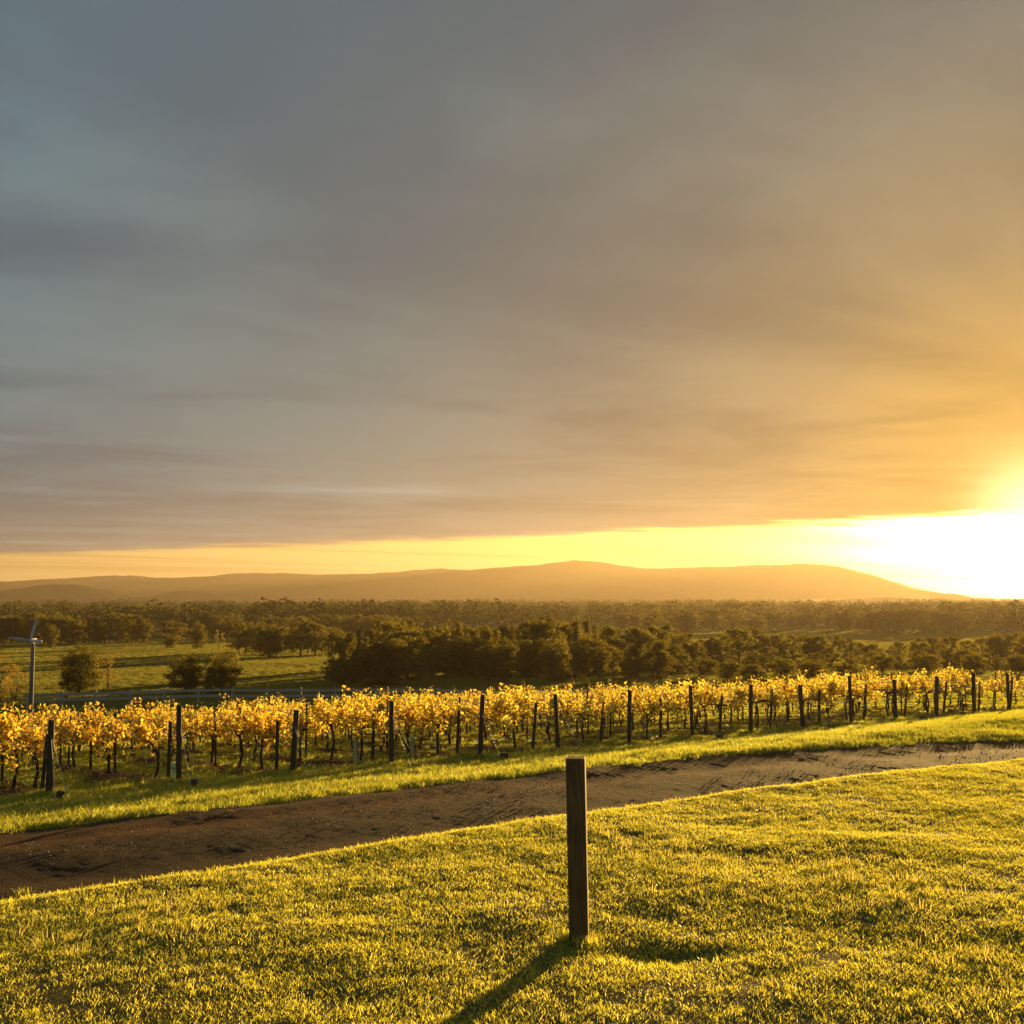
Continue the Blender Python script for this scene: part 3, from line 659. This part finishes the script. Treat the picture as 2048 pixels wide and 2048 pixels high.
for px in np.arange(1240, 2080, 21):
    tree(px + tq.uniform(-6, 6), 1219 + tq.uniform(-6, 8), tq.uniform(400, 520), tq.choice(['gum', 'round']), 'tree in the hazy wood beyond the belt below the sun', 'trees of the hazy wood', tq.uniform(1.1, 1.6))
for px in np.arange(1400, 2110, 33):
    tree(px + tq.uniform(-8, 8), 1300 + tq.uniform(-10, 14), tq.uniform(120, 138), tq.choice(['round', 'gum']), 'shorter tree filling the front of the hazy belt', 'front trees of the hazy belt', tq.uniform(1.0, 1.4))
# say which one of its group each tree is
ones = ['', 'first', 'second', 'third', 'fourth', 'fifth', 'sixth', 'seventh', 'eighth', 'ninth', 'tenth', 'eleventh', 'twelfth', 'thirteenth', 'fourteenth', 'fifteenth', 'sixteenth', 'seventeenth', 'eighteenth', 'nineteenth']
def nth(i):
    if i < 20: return ones[i]
    t = {2: 'twent', 3: 'thirt', 4: 'fort', 5: 'fift'}[i // 10]
    return t + 'ieth' if i % 10 == 0 else t + 'y-' + ones[i % 10]
groups = {}
for o in C.objects:
    if o.get('category') == 'tree' and o.get('group'): groups.setdefault((o['group'], o['label']), []).append(o)
for (g, l), os_ in groups.items():
    for i, o in enumerate(sorted(os_, key=lambda q: q.location.x / q.location.y)): o['label'] = f'{l}, {nth(i + 1)} from the left'

# the far woods of the plain read as one mass
def far_woods():
    q = np.random.default_rng(77); tmpl = []
    for k in range(4):
        v, f = [], []
        for j in range(105):
            d = q.normal(0, 1, 3); d /= np.linalg.norm(d); p = np.array((0, 0, 5.4)) + d * np.array((3.2, 3.2, 4.4)) * q.uniform(.5, 1.05)
            ax = q.normal(0, 1, 3); ax /= np.linalg.norm(ax); sd = np.cross(ax, q.normal(0, 1, 3)); sd /= np.linalg.norm(sd); l = q.uniform(.8, 1.6)
            b = len(v); v += [p - ax * l * .5, p + sd * l * .4, p + ax * l * .5, p - sd * l * .4]; f.append((b, b+1, b+2, b+3))
        tmpl.append((np.array(v), np.array(f)))
    pos = []
    for L_ in range(125):                                        # shelter belts and copses
        d = 430 * (2200 / 430) ** q.random(); px = q.uniform(-250, 2300); x = from_px(px, d); n = q.integers(5, 26); a = q.normal(.0, .35)
        for j in range(n):
            s = (j - n / 2) * 6.5 + q.normal(0, 2.5); dep = q.normal(0, 7)
            pos.append((x + s * math.cos(a) - dep * math.sin(a), d + s * math.sin(a) + dep * math.cos(a), q.uniform(.7, 1.35)))
    for j in range(600):
        d = 1000 * (2500 / 1000) ** q.random(); pos.append((from_px(q.uniform(-300, 2350), d), d, q.uniform(.6, 1.2)))
    VV, FF, n = [], [], 0
    for x, y, s in pos:
        v, f = tmpl[q.integers(0, 4)]; a = q.uniform(0, 6.28); ca, sa = math.cos(a), math.sin(a)
        w = v * np.array((s * q.uniform(.9, 1.5), s * q.uniform(.9, 1.5), s)); w = np.stack([w[:, 0] * ca - w[:, 1] * sa, w[:, 0] * sa + w[:, 1] * ca, w[:, 2]], 1)
        VV.append(w + np.array((x, y, gz(x, y)))); FF.append(f + n); n += len(v)
    return mesh_np('far_woods', np.vstack(VV), np.vstack(FF), leafmat('far_foliage', [(0., (.03, .034, .012)), (1., (.06, .06, .02))], .4, (1.5, 1.4, .8), False, .9, .0))
obj('far_woods', far_woods(), kind='stuff', label='distant belts and copses of trees scattered over the plain', category='woods')

# ------------------------------------------------------------------ mountains
def hill_mat():
    m, nt = mat('wooded_hillside'); geo = nt.nodes.new('ShaderNodeNewGeometry'); P = geo.outputs['Position']
    c = ramp(nt, noise(nt, P, .012, 5) * .5 + noise(nt, P, .06, 3) * .5, [(.35, (.03, .035, .018)), (.6, (.06, .065, .03)), (.8, (.13, .11, .05))])
    out(nt, principled(nt, c, .95, .05)); return m
M_hill = hill_mat()
def hills(name, pts, d0, depth, foot, label):
    n, rows_ = 260, 26
    pxs = np.linspace(pts[0][0], pts[-1][0], n); py = np.interp(pxs, [p[0] for p in pts], [p[1] for p in pts])
    kk = np.hanning(7); kk /= kk.sum(); py = np.convolve(np.pad(py, 3, mode='edge'), kk, 'valid')
    top = np.array([EYE - tanp(p) * d0 for p in py])
    u = np.linspace(-1, 1, rows_)
    X = np.empty((rows_, n)); Y = np.empty((rows_, n)); Z = np.empty((rows_, n))
    for j, w in enumerate(u):
        dd = d0 + w * depth; X[j] = (pxs - 1024) / 2054 * d0 * math.cos(PITCH) * (1 + .15 * w); Y[j] = dd
        fall = 1 - abs(w) ** 1.25; nz = vnoise(X[j] * .004, Y[j] * .004) * 50 + vnoise(X[j] * .013, Y[j] * .013) * 18
        Z[j] = foot + (top - foot) * fall + nz * (1 - fall) * fall * 2.4 + vnoise(X[j] * .03, Y[j] * .03) * 5 * fall
    i = np.arange(n * rows_).reshape(rows_, n)
    f = np.stack([i[:-1, :-1], i[:-1, 1:], i[1:, 1:], i[1:, :-1]], -1).reshape(-1, 4)
    me = mesh_np(name, np.stack([X, Y, Z], -1), f, M_hill); shade(me); return obj(name, me, kind='structure', label=label)
ridge = [(-700, 1176), (-300, 1158), (0, 1163), (60, 1160), (120, 1156), (250, 1150), (330, 1155), (400, 1153), (440, 1149), (480, 1146), (560, 1145), (620, 1149), (700, 1148), (780, 1145), (830, 1140), (870, 1135), (915, 1139), (960, 1138), (1010, 1134), (1060, 1131), (1100, 1125), (1145, 1119), (1180, 1120), (1240, 1130), (1300, 1137), (1400, 1134), (1480, 1131), (1540, 1128), (1620, 1126), (1670, 1130), (1720, 1142), (1780, 1160), (1830, 1176), (1890, 1190), (1960, 1199), (2100, 1200), (2500, 1180), (2900, 1190)]
hills('mountains', ridge, 3900, 700, -20, 'long hazy mountain ridge along the horizon')
hills('foothills', [(-500, 1190), (-200, 1178), (0, 1183), (60, 1172), (110, 1168), (160, 1169), (220, 1180), (280, 1192), (320, 1188), (360, 1180), (400, 1181), (450, 1192), (520, 1200), (700, 1203), (1650, 1203), (1760, 1196), (1860, 1195), (1950, 1203), (2400, 1200)], 2250, 240, -20, 'low dark foothills before the mountain ridge')

# ------------------------------------------------------------------ fence, wind machine
fence = thing('rail_fence', 'weathered grey two-rail timber fence running behind the vines', 'fence', (0, 0, 0))
FY = 82.; xs = np.arange(from_px(62, FY), from_px(1290, FY), 2.7)
pm = MB().box((-.07, -.06, -.4), (.07, .06, 1.16), .01).me('fence_post', M_rail)
for a, b in zip(xs[:-1], xs[1:]):
    obj('fence_post', pm, fence, (a, FY, gz(a, FY)))
    za, zb = gz(a, FY), gz(b, FY)
    for h in (.42, .86):
        j1, j2 = random.uniform(-.02, .02), random.uniform(-.02, .02); mb = MB()
        mb.box((0, -.1, 0), (b - a - .01, -.062, .2)); me = mb.me('rail', M_rail); o = obj('rail', me, fence, (a, FY, za + h + j1)); o.rotation_euler = (0, -math.atan2(zb - za + j2, b - a), 0)
wx, wy = from_px(70, 68.), 68.; wz = gz(wx, wy); hubz = EYE - tanp(1281) * wy - wz
wm = thing('wind_machine', 'grey pole with a white-bladed frost fan above the left vines', 'wind machine', (wx, wy, wz))
obj('pole', MB().tube([(0, 0, -.5), (0, 0, hubz * .5), (0, 0, hubz - .15)], [.145, .135, .12], 16).me('pole', M_pole, True), wm)
obj('gearbox', MB().box((-.14, -.3, hubz - .15), (.14, .2, hubz + .14), .03).me('gearbox', M_white), wm)
obj('hub', MB().tube([(0, -.3, hubz), (0, -.42, hubz), (0, -.48, hubz)], [.11, .1, .04], 10).me('hub', M_white), wm)
for ang, ln in ((76, 1.5), (172, 1.4), (-2, .75)):
    a = R(ang); d = Vector((math.cos(a), 0, math.sin(a))); sd = Vector((-d.z, .35, d.x)).normalized(); nn = d.cross(sd).normalized(); mb = MB(); rings = []
    for u, w in ((.05, .06), (.25, .13), (.7, .12), (1., .05)):
        c = Vector((0, -.39, hubz)) + d * ln * u; rings.append([c + sd * w, c + nn * .02, c - sd * w, c - nn * .02])
    for r0 in rings: mb.v += r0
    for i in range(3):
        for k in range(4): mb.f.append((i*4+k, i*4+(k+1)%4, i*4+4+(k+1)%4, i*4+4+k))
    mb.f += [(3, 2, 1, 0), (12, 13, 14, 15)]
    obj('blade', mb.me('blade', M_white), wm)

# ------------------------------------------------------------------ the morning haze over the valley
m, nt = mat('morning_haze'); pv = nt.nodes.new('ShaderNodeVolumePrincipled')
pv.inputs['Color'].default_value = (.385, .315, .23, 1); pv.inputs['Density'].default_value = .00021; pv.inputs['Anisotropy'].default_value = .47
out(nt, None, pv.outputs[0])
zs = max(o.location.z for o in C.objects); top = max(max(v.co.z for v in bpy.data.objects[n].data.vertices) for n in ('mountains', 'foothills')) + 8
bot = min(float(np.min([v.co.z for v in gme.vertices])), -25) - 1
bx = MB().box((-6200, -6200, bot), (6200, 6200, top))
obj('haze', bx.me('haze', m), kind='stuff', label='warm morning haze lying over the whole valley', category='haze')
